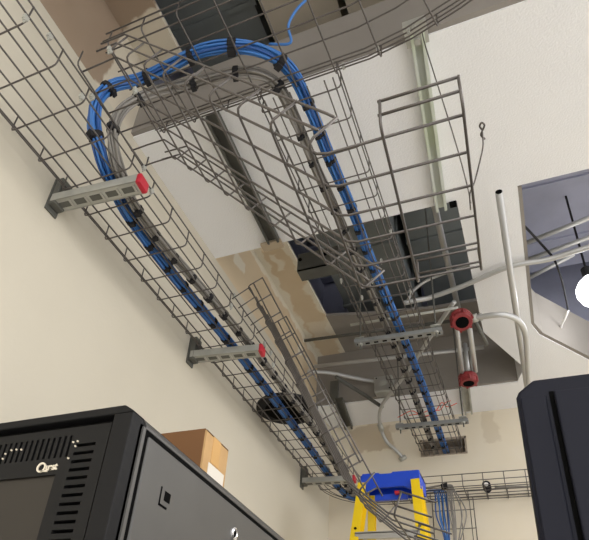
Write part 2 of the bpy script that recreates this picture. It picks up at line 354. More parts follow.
capped('lower dark red cap on the end of upright conduits near the back wall', (-.176, 2.50, 1.50), (-.02, .0, 1),
       [((-.172, 2.50, 1.54), (-.172, 2.50, 1.72), .010), ((-.150, 2.505, 1.54), (-.150, 2.505, 1.70), .008), ((-.196, 2.50, 1.54), (-.196, 2.50, 1.9), .009)], .040, .045)
conduit('thin upright conduit dropping past the upper red cap to the lower one', [(-.165, 2.08, 1.56), (-.196, 2.46, 1.54)], .009)
conduit('short dark rod hanging beside the upper red cap', [(-.095, 2.07, 1.53), (-.07, 2.27, 1.545)], .008, 'zinc_dark')
# junction box
t = thing('junction_box', 'square pale steel junction box above the tray near the back wall', 'box', (-.65, 2.82, 1.78))
MB().box((-.685, 2.80, 1.70), (-.585, 2.86, 1.80)).build('box_body', M['zinc'], t, bevel=.004)
MB().box((-.68, 2.797, 1.705), (-.59, 2.80, 1.795)).build('cover', M['alu'], t)
MB().lathe((-.635, 2.797, 1.75), (0, -1, 0), [(.02, 0), (.02, .002)], 16).build('knockout', M['zinc'], t)
for (x, z) in ((-.67, 1.785), (-.60, 1.715)): MB().lathe((x, 2.797, z), (0, -1, 0), [(.004, 0), (.004, .003)], 8).build('screw', M['gap'], t)

# ---------------------------------------------------------------- wire mesh trays
RW = .0021
def mesh_tray(name, label, path, wdir, W, h, offs, pitch=.095, upsign=1, skip_side=(), first=0.0, fixed_up=None, rw=None):
    RW = rw or .0021
    """U-shaped wire tray. path = bottom corner line of one side; wdir = direction across it (or None: level, to the left of travel)"""
    P = [Vector(p) for p in path]; n = len(P)
    seg = [(P[i+1]-P[i]) for i in range(n-1)]; cum = [0]
    for s in seg: cum.append(cum[-1]+s.length)
    T = [seg[0].normalized()]+[(seg[i-1].normalized()+seg[i].normalized()).normalized() for i in range(1, n-1)]+[seg[-1].normalized()]
    def wd(t): return Vector(wdir) if wdir is not None else Vector((-t.y, t.x, 0)).normalized()
    def ud(t):
        if fixed_up is not None: return Vector(fixed_up)
        return t.cross(wd(t)).normalized()*upsign
    def frame(i):
        wv, uv = wd(T[i]), ud(T[i])
        k = 1.0
        if 0 < i < n-1: k = 1/max(.6, T[i].dot(seg[i].normalized()))
        if wdir is None: return wv*k, uv
        return wv, uv*k
    t = thing(name, label, 'cable tray', P[0])
    org = P[0]
    # lengthwise wires
    lines = [('b', o, 0) for o in offs]+[('s', 0, .022), ('s', 0, h), ('s', W, .022), ('s', W, h)]
    for kind, o, z in lines:
        runs = [(0.0, cum[-1])]
        if kind == 's':
            for (a, b) in skip_side:
                runs = [q for (u, v) in runs for q in ((u, min(v, a)), (max(u, b), v)) if q[1]-q[0] > .01]
        for (u, v) in runs:
            pts = []
            for i in range(n):
                if cum[i] < u-1e-6 or cum[i] > v+1e-6: continue
                wv, uv = frame(i); pts.append((cum[i], P[i]+wv*o+uv*(z+(RW*1.9 if kind == 'b' else 0))))
            for e in (u, v):
                if not any(abs(c-e) < 1e-5 for c, _ in pts):
                    j = max(k for k in range(n-1) if cum[k] <= e); f = (e-cum[j])/seg[j].length; tt = seg[j].normalized()
                    pts.append((e, P[j]+seg[j]*f+wd(tt)*o+ud(tt)*(z+(RW*1.9 if kind == 'b' else 0))))
            pts = [p for _, p in sorted(pts, key=lambda q: q[0])]
            if len(pts) > 1: MB().tube(pts, RW, 6).build('long_wire', M['wire'], t, smooth=True)
    # cross wires: one shared mesh, U shape with rounded corners
    c = .010
    up0 = [Vector((0, 0, h+.002)), Vector((0, 0, c)), Vector((c*.3, 0, c*.3)), Vector((c, 0, 0)), Vector((W-c, 0, 0)), Vector((W-c*.3, 0, c*.3)), Vector((W, 0, c)), Vector((W, 0, h+.002))]
    me = None; s = first
    while s <= cum[-1]+1e-6:
        j = max(k for k in range(n-1) if cum[k] <= s+1e-9); f = (s-cum[j])/seg[j].length
        if wdir is None:
            tt = (T[j]*(1-f)+T[j+1]*f).normalized()
        else: tt = seg[j].normalized()
        wv, uv = wd(tt), ud(tt); pos = P[j]+seg[j]*f
        if me is None:
            mb = MB(); mb.tube(up0, RW, 6)
            me = bpy.data.meshes.new('cross_wire'); me.from_pydata(mb.v, [], mb.f); me.update(); me.shade_smooth(); me.materials.append(M['wire'])
        o = bpy.data.objects.new('cross_wire', me); COL.objects.link(o); o.parent = t
        y = uv.cross(wv).normalized(); wv = wv.normalized(); uv = uv.normalized(); wv = y.cross(uv).normalized()
        loc = pos-org
        o.matrix_local = Matrix(((wv.x, y.x, uv.x, loc.x), (wv.y, y.y, uv.y, loc.y), (wv.z, y.z, uv.z, loc.z), (0, 0, 0, 1)))
        s += pitch
    return t
OFF5 = [.024, .050, .089, .130, .171, .205]
# left tray along the wall with its quarter turn at the back
pth = [(-1.0, -.30, 1.19), (-1.0, .9, 1.19), (-1.0, 2.0, 1.19), (-1.0, 2.80, 1.19)]
cx_, cy_, R_ = -.70, 2.85, .30
pth += [(cx_-R_*math.cos(a), cy_+R_*math.sin(a)*.985, 1.19) for a in [math.pi/2*i/7 for i in range(8)]]
def tray_right(name, label, path, W, h, offs, pitch, first):
    """level tray lying to the right of travel"""
    P = [Vector(p) for p in path]
    n = len(P); inner = []
    for i in range(n):
        a = P[max(0, i-1)]; b = P[min(n-1, i+1)]; d = (b-a).normalized(); inner.append(P[i]+Vector((d.y, -d.x, 0))*W)
    # rebuild from the inner line, which has the tray on its left
    return mesh_tray(name, label, inner, None, W, h, offs, pitch, fixed_up=(0, 0, 1), first=first)
left_tray = tray_right('wire_cable_tray', 'long wire mesh cable tray on red-tipped brackets along the left wall', pth, .215, .058, OFF5, .0955, .0905)
# back-wall tray
back_tray = mesh_tray('wire_cable_tray', 'wire mesh cable tray running along the back wall behind the ladder', [(-.70, 2.93, 1.19), (-.2, 2.93, 1.19), (.6, 2.93, 1.19)], (0, 1, 0), .215, .058, OFF5, .0955, first=.03)
# right tray
right_tray = mesh_tray('wire_cable_tray', 'upper wire mesh tray carrying bright blue cables into the back wall hole', [(-.51, .85, 1.46), (-.51, 2.0, 1.46), (-.51, 3.24, 1.46)], (1, 0, 0), .222, .058, [.02, .045, .092, .140, .187, .210], .0955, fixed_up=(0, 0, 1), first=.03)
# cross tray with a gentle sweep to the right
cross_tray = mesh_tray('wire_cable_tray', 'upper wire mesh tray crossing the top opening, under the cable bend', [(-.82, .565, 1.46), (-.5, .565, 1.46), (-.22, .565, 1.46), (-.15, .556, 1.46), (-.06, .532, 1.46), (.06, .488, 1.46), (.2, .42, 1.46), (.36, .32, 1.46)], None, .28, .058, [.02, .075, .13, .185, .24, .262], .1, fixed_up=(0, 0, 1), first=.02)
# near drop-out tray, slanting down from the left tray then level
A0 = Vector((-.185, .452, .65)); dA = Vector((-.644, .052, .763))
topA = A0+dA*.77
near = [(-.78, .497, 1.245), (-.735, .496, 1.245), tuple(topA), tuple(A0+dA*.35), tuple(A0+dA*.03), (-.187, .455, .654), (-.17, .457, .65), (-.003, .458, .65)]
L0 = sum((Vector(near[i+1])-Vector(near[i])).length for i in range(len(near)-1))
near_tray = mesh_tray('wire_drop_tray', 'large dark wire mesh drop tray nearest the camera, slanting down and levelling out', near, (-.042, .999, 0), .302, .050,
    [.020, .075, .130, .185, .240, .292], .095, skip_side=[(0, .05), (L0-.195, L0-.098)], first=(L0 % .095))
# second drop-out tray in front of the ladder
d5 = Vector((.431, -.076, -.899)).normalized(); B0 = Vector((-.739, 1.325, 1.262))
pB = B0+d5*.80
B0 = Vector((-.739, 1.339, 1.277))
far = [tuple(B0), tuple(B0+d5*.4), tuple(B0+d5*.80), (-.352, 1.278, .520), (-.296, 1.29, .473), (-.205, 1.30, .440)]
L1 = sum((Vector(far[i+1])-Vector(far[i])).length for i in range(len(far)-1))
drop_tray = mesh_tray('wire_drop_tray', 'narrow-looking wire mesh drop tray running down in front of the ladder', far, (0, 1, 0), .215, .056,
    [.010, .060, .110, .160, .205], .095, skip_side=[(.80, .945)], first=0.0, rw=.0023)
for k in range(5):
    y = 1.339+.008+.050*k
    MB().tube([(-.790, y-.01, 1.235), (-.739, y, 1.277)], .0021, 6).build('long_wire', M['wire'], drop_tray, smooth=True)
# vertical mesh panel below the back tray
t = mesh_tray('wire_drop_tray', 'small wire mesh drop panel hanging below the back wall tray', [(-.46, 3.09, 1.175), (-.46, 3.09, .6), (-.46, 3.09, .2)], (1, 0, 0), .20, .03, [.045, .09, .135, .18], .095, fixed_up=(0, -1, 0), first=.05)
# splice clips: small bright pieces where trays join
def clip(par, p):
    o = MB(); p = Vector(p)
    o.obox(p, (.007, 0, 0), (0, .012, 0), (0, 0, .012)).lathe(p+Vector((0, 0, -.006)), (0, 0, -1), [(.004, 0), (.004, .004), (.002, .004), (.002, .010)], 6)
    o.build('splice_clip', M['zinc'], par)
for p in ((-.785, .36, 1.20), (-.785, .42, 1.235), (-.785, .545, 1.20), (-.785, .57, 1.235), (-.785, .79, 1.245), (-.785, .84, 1.21), (-.785, 1.34, 1.25), (-.785, 1.33, 1.20), (-.785, 1.60, 1.235), (-.785, 1.66, 1.235), (-.785, 1.69, 1.20)): clip(left_tray, p)
for p in ((-.51, 1.62, 1.475), (-.46, 1.72, 1.462), (-.345, 1.55, 1.462), (-.288, 1.75, 1.475), (-.40, 1.64, 1.462), (-.288, 1.44, 1.48)): clip(right_tray, p)
for p in ((-.45, .845, 1.50), (-.27, .845, 1.49), (-.18, .84, 1.50), (-.10, .815, 1.49)): clip(cross_tray, p)
for p in (tuple(topA), tuple(topA+Vector((0, .1, 0)))): clip(near_tray, p)

# ---------------------------------------------------------------- cantilever brackets
def cantilever(label, y, tip_y, x_tip=-.775, z=1.172, arm_h=.03):
    t = thing('wall_bracket', label, 'bracket', (XW, y, z), 'red-tipped brackets carrying the left tray')
    MB().box((XW, y-.022, z-.035), (XW+.006, y+.022, z+.078)).build('wall_plate', M['zinc_dark'], t, bevel=.002)
    MB().box((XW+.006, y-.02, z-.02), (XW+.028, y+.02, z+.075)).build('upright', M['zinc_dark'], t, bevel=.003)
    d = tip_y-y
    a = Vector((XW+.01, y, z)); b = Vector((x_tip, tip_y, z)); L = b-a; ld = L.normalized(); wv = Vector((-ld.y, ld.x, 0))
    mb = MB(); w_ = .040; th = .003
    mb.obox((a+b)/2+wv*(w_/2)+Vector((0, 0, 0)), L, wv*th, (0, 0, .026)); mb.obox((a+b)/2-wv*(w_/2), L, wv*th, (0, 0, .026))
    mb.obox((a+b)/2-Vector((0, 0, .0115)), L, wv*w_, (0, 0, th))
    for s in (-1, 1): mb.obox((a+b)/2+wv*(s*(w_/2-.004))+Vector((0, 0, .0115)), L, wv*.009, (0, 0, .003))
    mb.build('arm', M['zinc'], t)
    for i in range(5):
        p = a+L*((i+.7)/5.4); MB().obox(p-Vector((0, 0, .0135)), ld*.030, wv*.017, (0, 0, .0015)).build('slot', M['zinc_dark'], t)
        MB().obox(p+ld*.021-Vector((0, 0, .0145)), ld*.004, wv*.024, (0, 0, .003)).build('rib', M['alu'], t)
    MB().obox(b+ld*.004, ld*.016, wv*.044, (0, 0, .032)).build('red_end_cap', M['red'], t, bevel=.005)
    return t
cantilever('large grey wall bracket with a red end cap, at the upper left', .765, .785)
cantilever('grey wall bracket with a red end cap, in the middle of the left tray', 1.525, 1.555)
cantilever('grey wall bracket with a red end cap, above the ladder near the back wall', 2.70, 2.715)

# ---------------------------------------------------------------- trapeze hangers
def trapeze(label, y, x0, x1, z, top, slots=10):
    t = thing('trapeze_hanger', label, 'hanger', ((x0+x1)/2, y, z))
    strut_channel(t, (x0, y, z), (x1, y+.012, z), (0, 1, 0), .028, .016, M['zinc_mid'], 'strut', flip=True, slots=slots)
    for x in (x0+.022, x1-.022):
        MB().tube([(x, y, z-.035), (x, y, top)], .0035, 6).build('threaded_rod', M['zinc_dark'], t)
        for dz in (-.016, .014): MB().lathe((x, y, z+dz), (0, 0, 1), [(.010, 0), (.010, .007)], 6).build('nut', M['zinc'], t)
        MB().obox((x, y, z+.012), (.036, 0, 0), (0, .036, 0), (0, 0, .003)).build('washer_plate', M['zinc'], t)
    return t
trapeze('strut hanger with threaded rods under the blue cable tray, mid-way', 1.965, -.555, -.212, 1.438, 2.30)
trapeze('strut hanger with threaded rods under the blue cable tray, by the wall hole', 2.73, -.560, -.215, 1.438, 2.04)
conduit('pair of thin grey rods crossing behind the mid-way tray hanger, upper rod', [(-.60, 2.05, 1.60), (-.15, 2.06, 1.60)], .006, 'zinc', name='steel_rod', cat='rod')

# ---------------------------------------------------------------- cables
BL = [(-.899,2.990,1.212),(-.892,2.293,1.212),(-.887,1.852,1.212),(-.892,1.437,1.212),(-.898,1.141,1.212),(-.896,.919,1.212),(-.874,.776,1.217),(-.867,.708,1.250),(-.877,.672,1.310),(-.868,.650,1.380),(-.845,.657,1.440),(-.786,.688,1.482),(-.689,.682,1.484),(-.584,.679,1.484),(-.484,.706,1.484),(-.424,.759,1.484),(-.395,.827,1.484),(-.388,.925,1.482),(-.387,1.099,1.482),(-.380,1.306,1.482),(-.384,1.574,1.482),(-.375,1.909,1.482),(-.371,2.374,1.482),(-.380,3.19,1.482)]
GR = [(-.860,2.950,1.210),(-.815,2.405,1.210),(-.814,1.936,1.210),(-.823,1.563,1.210),(-.844,1.257,1.210),(-.862,1.010,1.210),(-.856,.865,1.210),(-.839,.771,1.217),(-.832,.720,1.250),(-.838,.701,1.320),(-.825,.702,1.400),(-.770,.722,1.460),(-.664,.745,1.480),(-.563,.753,1.480),(-.488,.778,1.480),(-.445,.832,1.480),(-.437,.940,1.478),(-.436,1.063,1.478),(-.433,1.223,1.478),(-.428,1.432,1.478),(-.423,1.678,1.478),(-.418,2.116,1.478),(-.423,2.547,1.478),(-.436,3.19,1.478)]
BL = [(-.72, 3.06, 1.212), (-.80, 3.05, 1.212)]+BL
GR = [(-.70, 3.03, 1.212), (-.78, 3.02, 1.212)]+GR
def frames(P):
    T = []; n = len(P)
    for i in range(n): T.append((P[min(n-1, i+1)]-P[max(0, i-1)]).normalized())
    nn = Vector((0, 0, 1)); F = []
    for t in T:
        nn = (nn-t*nn.dot(t))
        nn = nn.normalized() if nn.length > 1e-6 else t.orthogonal().normalized()
        F.append((nn, t.cross(nn)))
    return T, F
def ring_offsets(n, R):
    out = []
    rings = [(1, 0)] if n < 7 else [(1, 0)]
    left = n-1
    k1 = min(6, left); out.append((0, 0))
    for i in range(k1): a = i*2*math.pi/k1; out.append((R*.5*math.cos(a), R*.5*math.sin(a)))
    left -= k1
    for i in range(left): a = i*2*math.pi/left+.3; out.append((R*math.cos(a), R*math.sin(a)))
    return out
def bundle(label, path, n, R, rc, mats, strap_ys, strap_r, straps_at=(), flat=1.0):
    P = smooth_path(path, 5); T, F = frames(P)
    t = thing('cable_bundle', label, 'cables', P[0])
    offs = ring_offsets(n, R)
    for ci, (a, b) in enumerate(offs):
        ph = random.random()*6.28; pts = []
        for i, p in enumerate(P):
            j = .18*R*math.sin(i*.55+ph); k = .18*R*math.cos(i*.41+ph*1.7)
            pts.append(p+F[i][0]*(a*flat+j*.6)+F[i][1]*(b+k))
        MB().tube(pts, rc, 6).build('cable', mats[ci % len(mats)], t, smooth=True)
    cum = [0]
    for i in range(1, len(P)): cum.append(cum[-1]+(P[i]-P[i-1]).length)
    def strap(s, L, r):
        j = max(k for k in range(len(P)-1) if cum[k] <= s); f = (s-cum[j])/(cum[j+1]-cum[j]); c = P[j].lerp(P[j+1], f); tt = (P[j+1]-P[j]).normalized()
        mb = MB(); mb.lathe(c-tt*L/2, tt, [(r*.9, 0), (r, L*.12), (r, L*.88), (r*.9, L)], 14)
        u = Vector((0, 0, -1)); u = (u-tt*u.dot(tt)).normalized(); v = tt.cross(u)
        mb.obox(c+u*(r+.002)+v*r*.25, tt*L*.9, v*r*.9, u*.006)
        mb.build('strap', M['strap'], t)
    for (s, L, r) in strap_ys(cum[-1]): strap(s, L, r)
    return t
def spaced(a0, a1, step, L, r, b0=None, b1=None):
    def f(tot):
        out = []; s = a0
        while s < a1: out.append((s, L*(1+.2*random.uniform(-1, 1)), r)); s += step*(1+.06*random.uniform(-1, 1))
        return out
    return f
def blue_straps(tot):
    out = []; s = .25
    while s < 2.4: out.append((s, .014*(1+.2*random.uniform(-1, 1)), .0185)); s += .098
    for s, L in ((2.56, .02), (2.72, .014), (2.84, .014), (2.98, .015), (3.09, .022), (3.22, .018)): out.append((s, L, .0205))
    s = 3.36
    while s < tot-.08: out.append((s, .012, .018)); s += .098
    return out
def grey_straps(tot):
    out = []; s = .22
    while s < 2.35: out.append((s, .014*(1+.2*random.uniform(-1, 1)), .0165)); s += .098
    for s, L in ((2.52, .015), (2.66, .015), (2.82, .015), (2.94, .015), (3.06, .018)): out.append((s, L, .0172))
    s = 3.22
    while s < tot-.08: out.append((s, .012, .0158)); s += .098
    return out
bundle('blue cable bundle with black straps, bending from the left tray to the upper tray', BL, 16, .0138, .0036, [M['blue'], M['navy'], M['blue']], blue_straps, .02)
bundle('grey cable bundle with black straps, running beside the blue cables', GR, 12, .0120, .0037, [M['grey_cable']], grey_straps, .015)
def loose(label, pts, r, m, name='cable', cat='cable', group=None):
    p = smooth_path(pts, 6); o = MB().tube(p, r, 6).build(name, M[m], None, org=pts[0], smooth=True); return tag(o, label, cat, group)
loose('single loose blue cable curling up from the cable bend into the top opening', [(-.43, .73, 1.50), (-.376, .741, 1.49), (-.373, .714, 1.52), (-.349, .703, 1.56), (-.308, .702, 1.62), (-.27, .69, 1.75), (-.24, .68, 2.0)], .0035, 'blue')
loose('thin orange-red wire looping over the blue cable tray near the wall hole', [(-.60, 2.98, 1.63), (-.52, 2.97, 1.655), (-.46, 2.96, 1.61), (-.40, 2.97, 1.63), (-.36, 2.98, 1.69), (-.33, 2.97, 1.655), (-.28, 2.97, 1.67)], .0022, 'orange', 'wire', 'wire')
loose('second orange-red wire tangled just below the first, over the tray', [(-.54, 2.99, 1.64), (-.47, 2.99, 1.645), (-.42, 2.98, 1.655), (-.37, 2.96, 1.635), (-.34, 2.97, 1.68), (-.31, 2.97, 1.69)], .0022, 'orange', 'wire', 'wire')
loose('black and white cord entering the right opening from its left edge', [(.10, 1.95, 1.94), (.14, 1.98, 1.9), (.19, 2.088, 1.9), (.238, 2.154, 1.85)], .005, 'black')
loose('dark cord hanging from the cord joint towards the bulb', [(.238, 2.154, 1.85), (.246, 2.16, 1.80), (.262, 2.26, 1.80), (.275, 2.38, 1.80), (.283, 2.474, 1.80)], .004, 'black')
loose('white cord looping down to the right below the bulb', [(.283, 2.474, 1.80), (.268, 2.54, 1.80), (.252, 2.60, 1.80), (.258, 2.70, 1.80), (.31, 2.80, 1.78), (.40, 2.86, 1.76), (.6, 2.9, 1.76)], .0055, 'white')
loose('thin steel wire hanging slack from the bright ceiling strut', [(-.078, .925, 1.66), (-.072, .93, 1.58), (-.037, 1.014, 1.30), (-.026, 1.074, 1.20), (-.023, 1.04, 1.10)], .0016, 'wire', 'wire', 'wire')
t = thing('wire_hook', 'thin curved wire with a small hook end, right of the nearest drop tray', 'hook', (.025, .929, 1.2))
MB().tube(smooth_path([(.025, .929, 1.2), (.022, .95, 1.175), (.011, .968, 1.15), (-.008, 1.0, 1.12), (-.021, 1.012, 1.10), (-.026, 1.06, 1.10)], 6), .0018, 6).build('wire', M['wire'], t, smooth=True)
MB().tube(smooth_path([(.025, .929, 1.2), (.021, .918, 1.2), (.026, .910, 1.2), (.031, .918, 1.2), (.026, .930, 1.2), (.021, .938, 1.195), (.028, .948, 1.19)], 4), .0022, 6).build('hook_end', M['wire'], t, smooth=True)
# coiled cables below the back-wall tray
tb = thing('cable_bundle', 'loose blue cables hanging from the back wall tray beside the ladder', 'cables', (-.43, 3.03, 1.19))
tg = thing('cable_bundle', 'loose grey cables looping down from the back wall tray, right of blue ones', 'cables', (-.37, 3.01, 1.2))
for i in range(7):
    x = -.437+.009*i; q = 1 if i % 2 else -1
    pts = [(x-.06, 3.04, 1.215), (x-.015, 3.03, 1.215), (x, 3.03, 1.19), (x+.004+.006*q, 3.04+.006*q, 1.08-.01*(i % 3)), (-.41+.004*i, 3.045+.006*q, .97), (-.41+.003*i, 3.05, .80)]
    MB().tube(smooth_path(pts, 5), .0036, 6).build('cable', M['blue' if i % 3 else 'navy'], tb, smooth=True)
for i in range(7):
    x = -.375+.006*i; e = .045 if i == 6 else (.03 if i == 5 else .004*(i % 3))
    pts = [(x-.12, 3.02, 1.225), (x-.02, 3.01, 1.23), (x, 3.01, 1.20), (x+e, 3.02, 1.09), (x*.4-.215+e*.6, 3.04, .99), (-.37+.002*i, 3.05, .90), (-.375+.003*i, 3.055, .78)]
    MB().tube(smooth_path(pts, 5), .0032, 6).build('cable', M['grey_cable'], tg, smooth=True)
MB().tube([(-.40, 3.015, 1.222), (-.37, 3.012, 1.226)], .017, 12).build('strap', M['strap'], tg)
t = thing('cable_tie_roll', 'small dark blue and white roll lying in the back wall tray', 'roll', (-.17, 3.04, 1.215))
MB().tube([(-.185, 3.0, 1.215), (-.185, 3.06, 1.215)], .020, 14).build('roll', M['rack_blue'], t)
MB().tube([(-.185, 2.995, 1.215), (-.185, 3.0, 1.215)], .010, 10).build('core', M['white'], t)
for i, dz in enumerate((0, .007)):
    loose(('upper' if i else 'lower')+' thin grey cable lying along the back wall tray to the right', [(-.15, 3.04, 1.212+dz), (-.05, 3.05+dz, 1.214), (.1, 3.06, 1.21+dz), (.5, 3.06, 1.21)], .004, 'grey_cable')

# ---------------------------------------------------------------- work light bulb
t = thing('work_light', 'glaring bare bulb hanging in the right ceiling opening', 'lamp', (.385, 2.42, 1.90))
MB().lathe((.385, 2.42, 1.925), (0, 0, -1), [(.016, 0), (.022, .01), (.045, .035), (.062, .07), (.062, .10), (.048, .135), (.018, .153), (.001, .156)], 20).build('bulb', M['bulb'], t, smooth=True)
MB().lathe((.385, 2.42, 1.92), (0, 0, 1), [(.02, 0), (.022, .05), (.012, .06)], 14).build('socket', M['black'], t)
MB().tube([(.385, 2.42, 1.97), (.385, 2.42, 2.46)], .005, 8).build('cord', M['black'], t)
plo.location = (.385, 2.42, 1.735+EZ)

# ---------------------------------------------------------------- round black vent on the left wall
t = thing('black_disc', 'round black disc lying across the left tray, above the ladder side', 'disc', (-.90, 2.12, 1.252))
MB().lathe((-.90, 2.12, 1.252), (0, 0, 1), [(.128, 0), (.134, .004), (.134, .014), (.126, .018), (.0, .018)], 40).build('disc_body', M['black'], t)
MB().lathe((-.90, 2.12, 1.2515), (0, 0, -1), [(.095, 0), (.09, .002)], 32).build('inner_disc', M['gap'], t)

# ---------------------------------------------------------------- left network cabinet
RX0, RX1, RY0, RY1, RZ = -1.03, -.49, .605, 1.45, .402
t = rk = thing('network_cabinet', 'black network cabinet with glass front door and grey side, at the lower left', 'cabinet', (-.76, RY0, -EZ))
c = .022
prof = [(RX0, -EZ+.02), (RX1, -EZ+.02), (RX1, RZ-c), (RX1-c*.35, RZ-c*.3), (RX1-c, RZ), (RX0+c, RZ), (RX0, RZ-c)]
body = MB(); body.sweep(prof, 'y', RY0+.018, RY1); body.build('body', M['rack'], t, bevel=.003)
# front frame: ring around the door opening
dx0, dx1, dz1 = -.995, -.527, .377
fr = MB()
zc = .388
# shaped front ring (outer rounded like the body)
fr.sweep([(RX0, dz1+.011), (RX1, dz1+.011), (RX1-c*.1, RZ-c*.5), (RX1-c*.8, RZ-.001), (RX0+c, RZ-.001)], 'y', RY0, RY0+.03)
fr.box((dx1+.004, RY0, -EZ+.03), (RX1, RY0+.03, dz1+.011)); fr.box((RX0, RY0, -EZ+.03), (dx0-.004, RY0+.03, dz1+.011))
fr.build('front_frame', M['rack'], t, bevel=.004)
# door with real openings: top band slots, side column slots, window
wx0, wx1, wz1 = -.91, -.605, .304
slots_top = [(-.975+.0105*i) for i in range(37)]
sx0, sx1 = -.583, -.547
dd = MB(); y0, y1 = RY0+.004, RY0+.014
def slab(x0, z0, x1, z1): dd.box((x0, y0, z0), (x1, y1, z1))
slab(dx0, .364, dx1, dz1)                      # top edge
z_a, z_b = .330, .364                          # slotted band
xs = [x for x in slots_top if x < -.592]
prev = dx0
for x in xs: slab(prev, z_a, x, z_b); prev = x+.0045
slab(prev, z_a, sx0, z_b)
slab(dx0, wz1, sx0, z_a)                       # band above the window carrying the logo
slab(wx1, -EZ+.05, sx0, wz1); slab(sx1, -EZ+.05, dx1, .364)
slab(dx0, -EZ+.05, wx0, wz1)
z = .356
while z > -.9: slab(sx0, z-.0075, sx1, z); z -= .0125
slab(sx0, -EZ+.05, sx1, z)
slab(sx0, .356, sx1, .364)
do = dd.build('door', M['rack_door'], t)
MB().box((dx0-.004, RY0+.016, -EZ+.04), (dx1+.004, RY0+.0185, dz1+.009)).build('door_backing', M['gap'], t)
MB().box((wx0-.002, RY0+.008, -1.3), (wx1+.002, RY0+.011, wz1+.002)).build('door_window', M['glass'], t)
# logo: ring with a tail and small letters
def ring(mb, cx, cz, rx, rz, wdt, y, k=20):
    for i in range(k):
        a0, a1 = 2*math.pi*i/k, 2*math.pi*(i+1)/k
        p = [(cx+rx*math.cos(a), y, cz+rz*math.sin(a)) for a in (a0, a1)]; q = [(cx+(rx-wdt)*math.cos(a), y, cz+(rz-wdt)*math.sin(a)) for a in (a0, a1)]
        vs = p+[q[1], q[0]]; vs += [(x, yy-.002, zz) for x, yy, zz in vs]
        mb.add(vs, [(0,1,2,3), (7,6,5,4), (0,4,5,1), (1,5,6,2), (2,6,7,3), (3,7,4,0)])
lg = MB(); ring(lg, -.634, .3165, .0082, .0078, .0026, RY0+.004)
lg.obox((-.627, RY0+.003, .3105), (.012, 0, -.001), (0, .002, 0), (0, 0, .0025)); lg.build('logo_mark', M['logo'], t)
fc = bpy.data.curves.new('logo_letters', 'FONT'); fc.body = 'uest'; fc.size = .0145; fc.extrude = .0008; fc.space_character = .82; fc.offset = .0004
fo = bpy.data.objects.new('logo_text_tmp', fc); COL.objects.link(fo)
dg = bpy.context.evaluated_depsgraph_get(); me = bpy.data.meshes.new_from_object(fo.evaluated_get(dg)); bpy.data.objects.remove(fo)
me.materials.clear(); me.materials.append(M['logo'])
lo = bpy.data.objects.new('logo_letters', me); COL.objects.link(lo); lo.parent = t; lo.rotation_euler = (math.pi/2, 0, 0); lo.location = Vector((-.6255, RY0+.0032, .3115))-ORG[t.name]
for (x, z) in ((-.715, .346), (-.705, .351), (-.695, .351), (-.685, .350), (-.717, .338), (-.588, .352), (-.580, .3525), (-.582, .345), (-.589, .327)):
    MB().lathe((x, RY0+.004, z), (0, -1, 0), [(.0016, 0), (.0012, .002)], 8).build('screw', M['logo'], t)
# side panel
sp = MB().box((RX1-.004, .648, -EZ+.05), (RX1+.0035, 1.42, .369)); so = sp.build('side_panel', M['rack_side'], t, bevel=.002)
MB().box((RX1-.003, .640, -EZ+.045), (RX1+.0008, 1.43, .376)).build('panel_gap', M['gap'], t)
MB().sweep([(RX1-.002, .3775), (RX1+.0015, .3775), (RX1+.0015, .382), (RX1-.004, .391), (RX1-.006, .389)], 'y', RY0+.034, RY1).build('top_rail', M['rack_side'], t)
MB().box((RX1-.001, RY0+.026, -EZ+.05), (RX1+.003, .638, .377)).build('corner_post', M['rack_side'], t)
# latch and lock
la = MB().box((RX1+.0035, .712, .297), (RX1+.0045, .727, .311)); la.build('latch_opening', M['gap'], t)
l2 = MB(); l2.box((RX1+.0033, .700, .286), (RX1+.0043, .7025, .314)); l2.box((RX1+.0033, .700, .286), (RX1+.0043, .722, .289)); l2.build('latch_outline', M['gap'], t)
MB().lathe((RX1+.0035, .945, .322), (1, 0, 0), [(.012, 0), (.0115, .003), (.008, .004), (.007, .002)], 18).build('side_lock', M['chrome'], t, smooth=False)
MB().lathe((RX1+.0055, .945, .322), (1, 0, 0), [(.0055, 0), (.0055, .001)], 12).build('keyhole', M['gap'], t)
for x in (-.98, -.54):
    for y in (.66, 1.4): MB().lathe((x, y, -EZ), (0, 0, 1), [(.025, 0), (.025, .012), (.01, .014), (.01, .03)], 12).build('foot', M['black'], t)

# ---------------------------------------------------------------- cardboard box on the cabinet
bx0, bx1, by0, by1, bz0, bz1 = -.80, -.56, .925, 1.022, RZ, .530
t = thing('cardboard_box', 'open brown cardboard box with a white label, on top of the black cabinet', 'box', (-.68, .97, bz0))
MB().box((bx0, by0, bz0), (bx1-.004, by0+.003, bz1)).build('front_side', M['card_dark'], t)
MB().box((bx1-.004, by0, bz0), (bx1, by1, bz1-.004)).build('right_side', M['card_side'], t)
MB().box((bx0, by1-.003, bz0), (bx1-.004, by1, bz1-.004)).build('rear_side', M['card_side'], t)
MB().box((bx0, by0, bz0), (bx0+.003, by1, bz1-.004)).build('left_side', M['card_side'], t)
MB().box((bx0, by0, bz0), (bx1, by1, bz0+.003)).build('bottom', M['card_side'], t)
MB().add([(bx1, by0, bz1-.003), (bx1, by1, bz1-.003), (bx1-.05, by1-.01, bz1+.006), (bx1-.05, by0+.01, bz1+.006), (bx1, by0, bz1-.006), (bx1, by1, bz1-.006), (bx1-.05, by1-.01, bz1+.003), (bx1-.05, by0+.01, bz1+.003)], [(0,1,2,3), (7,6,5,4), (0,4,5,1), (1,5,6,2), (2,6,7,3), (3,7,4,0)]).build('flap', M['card_dark'], t)
MB().box((bx1, by0+.03, bz1-.06), (bx1+.0008, by0+.062, bz1-.004)).build('tape', M['tape'], t)
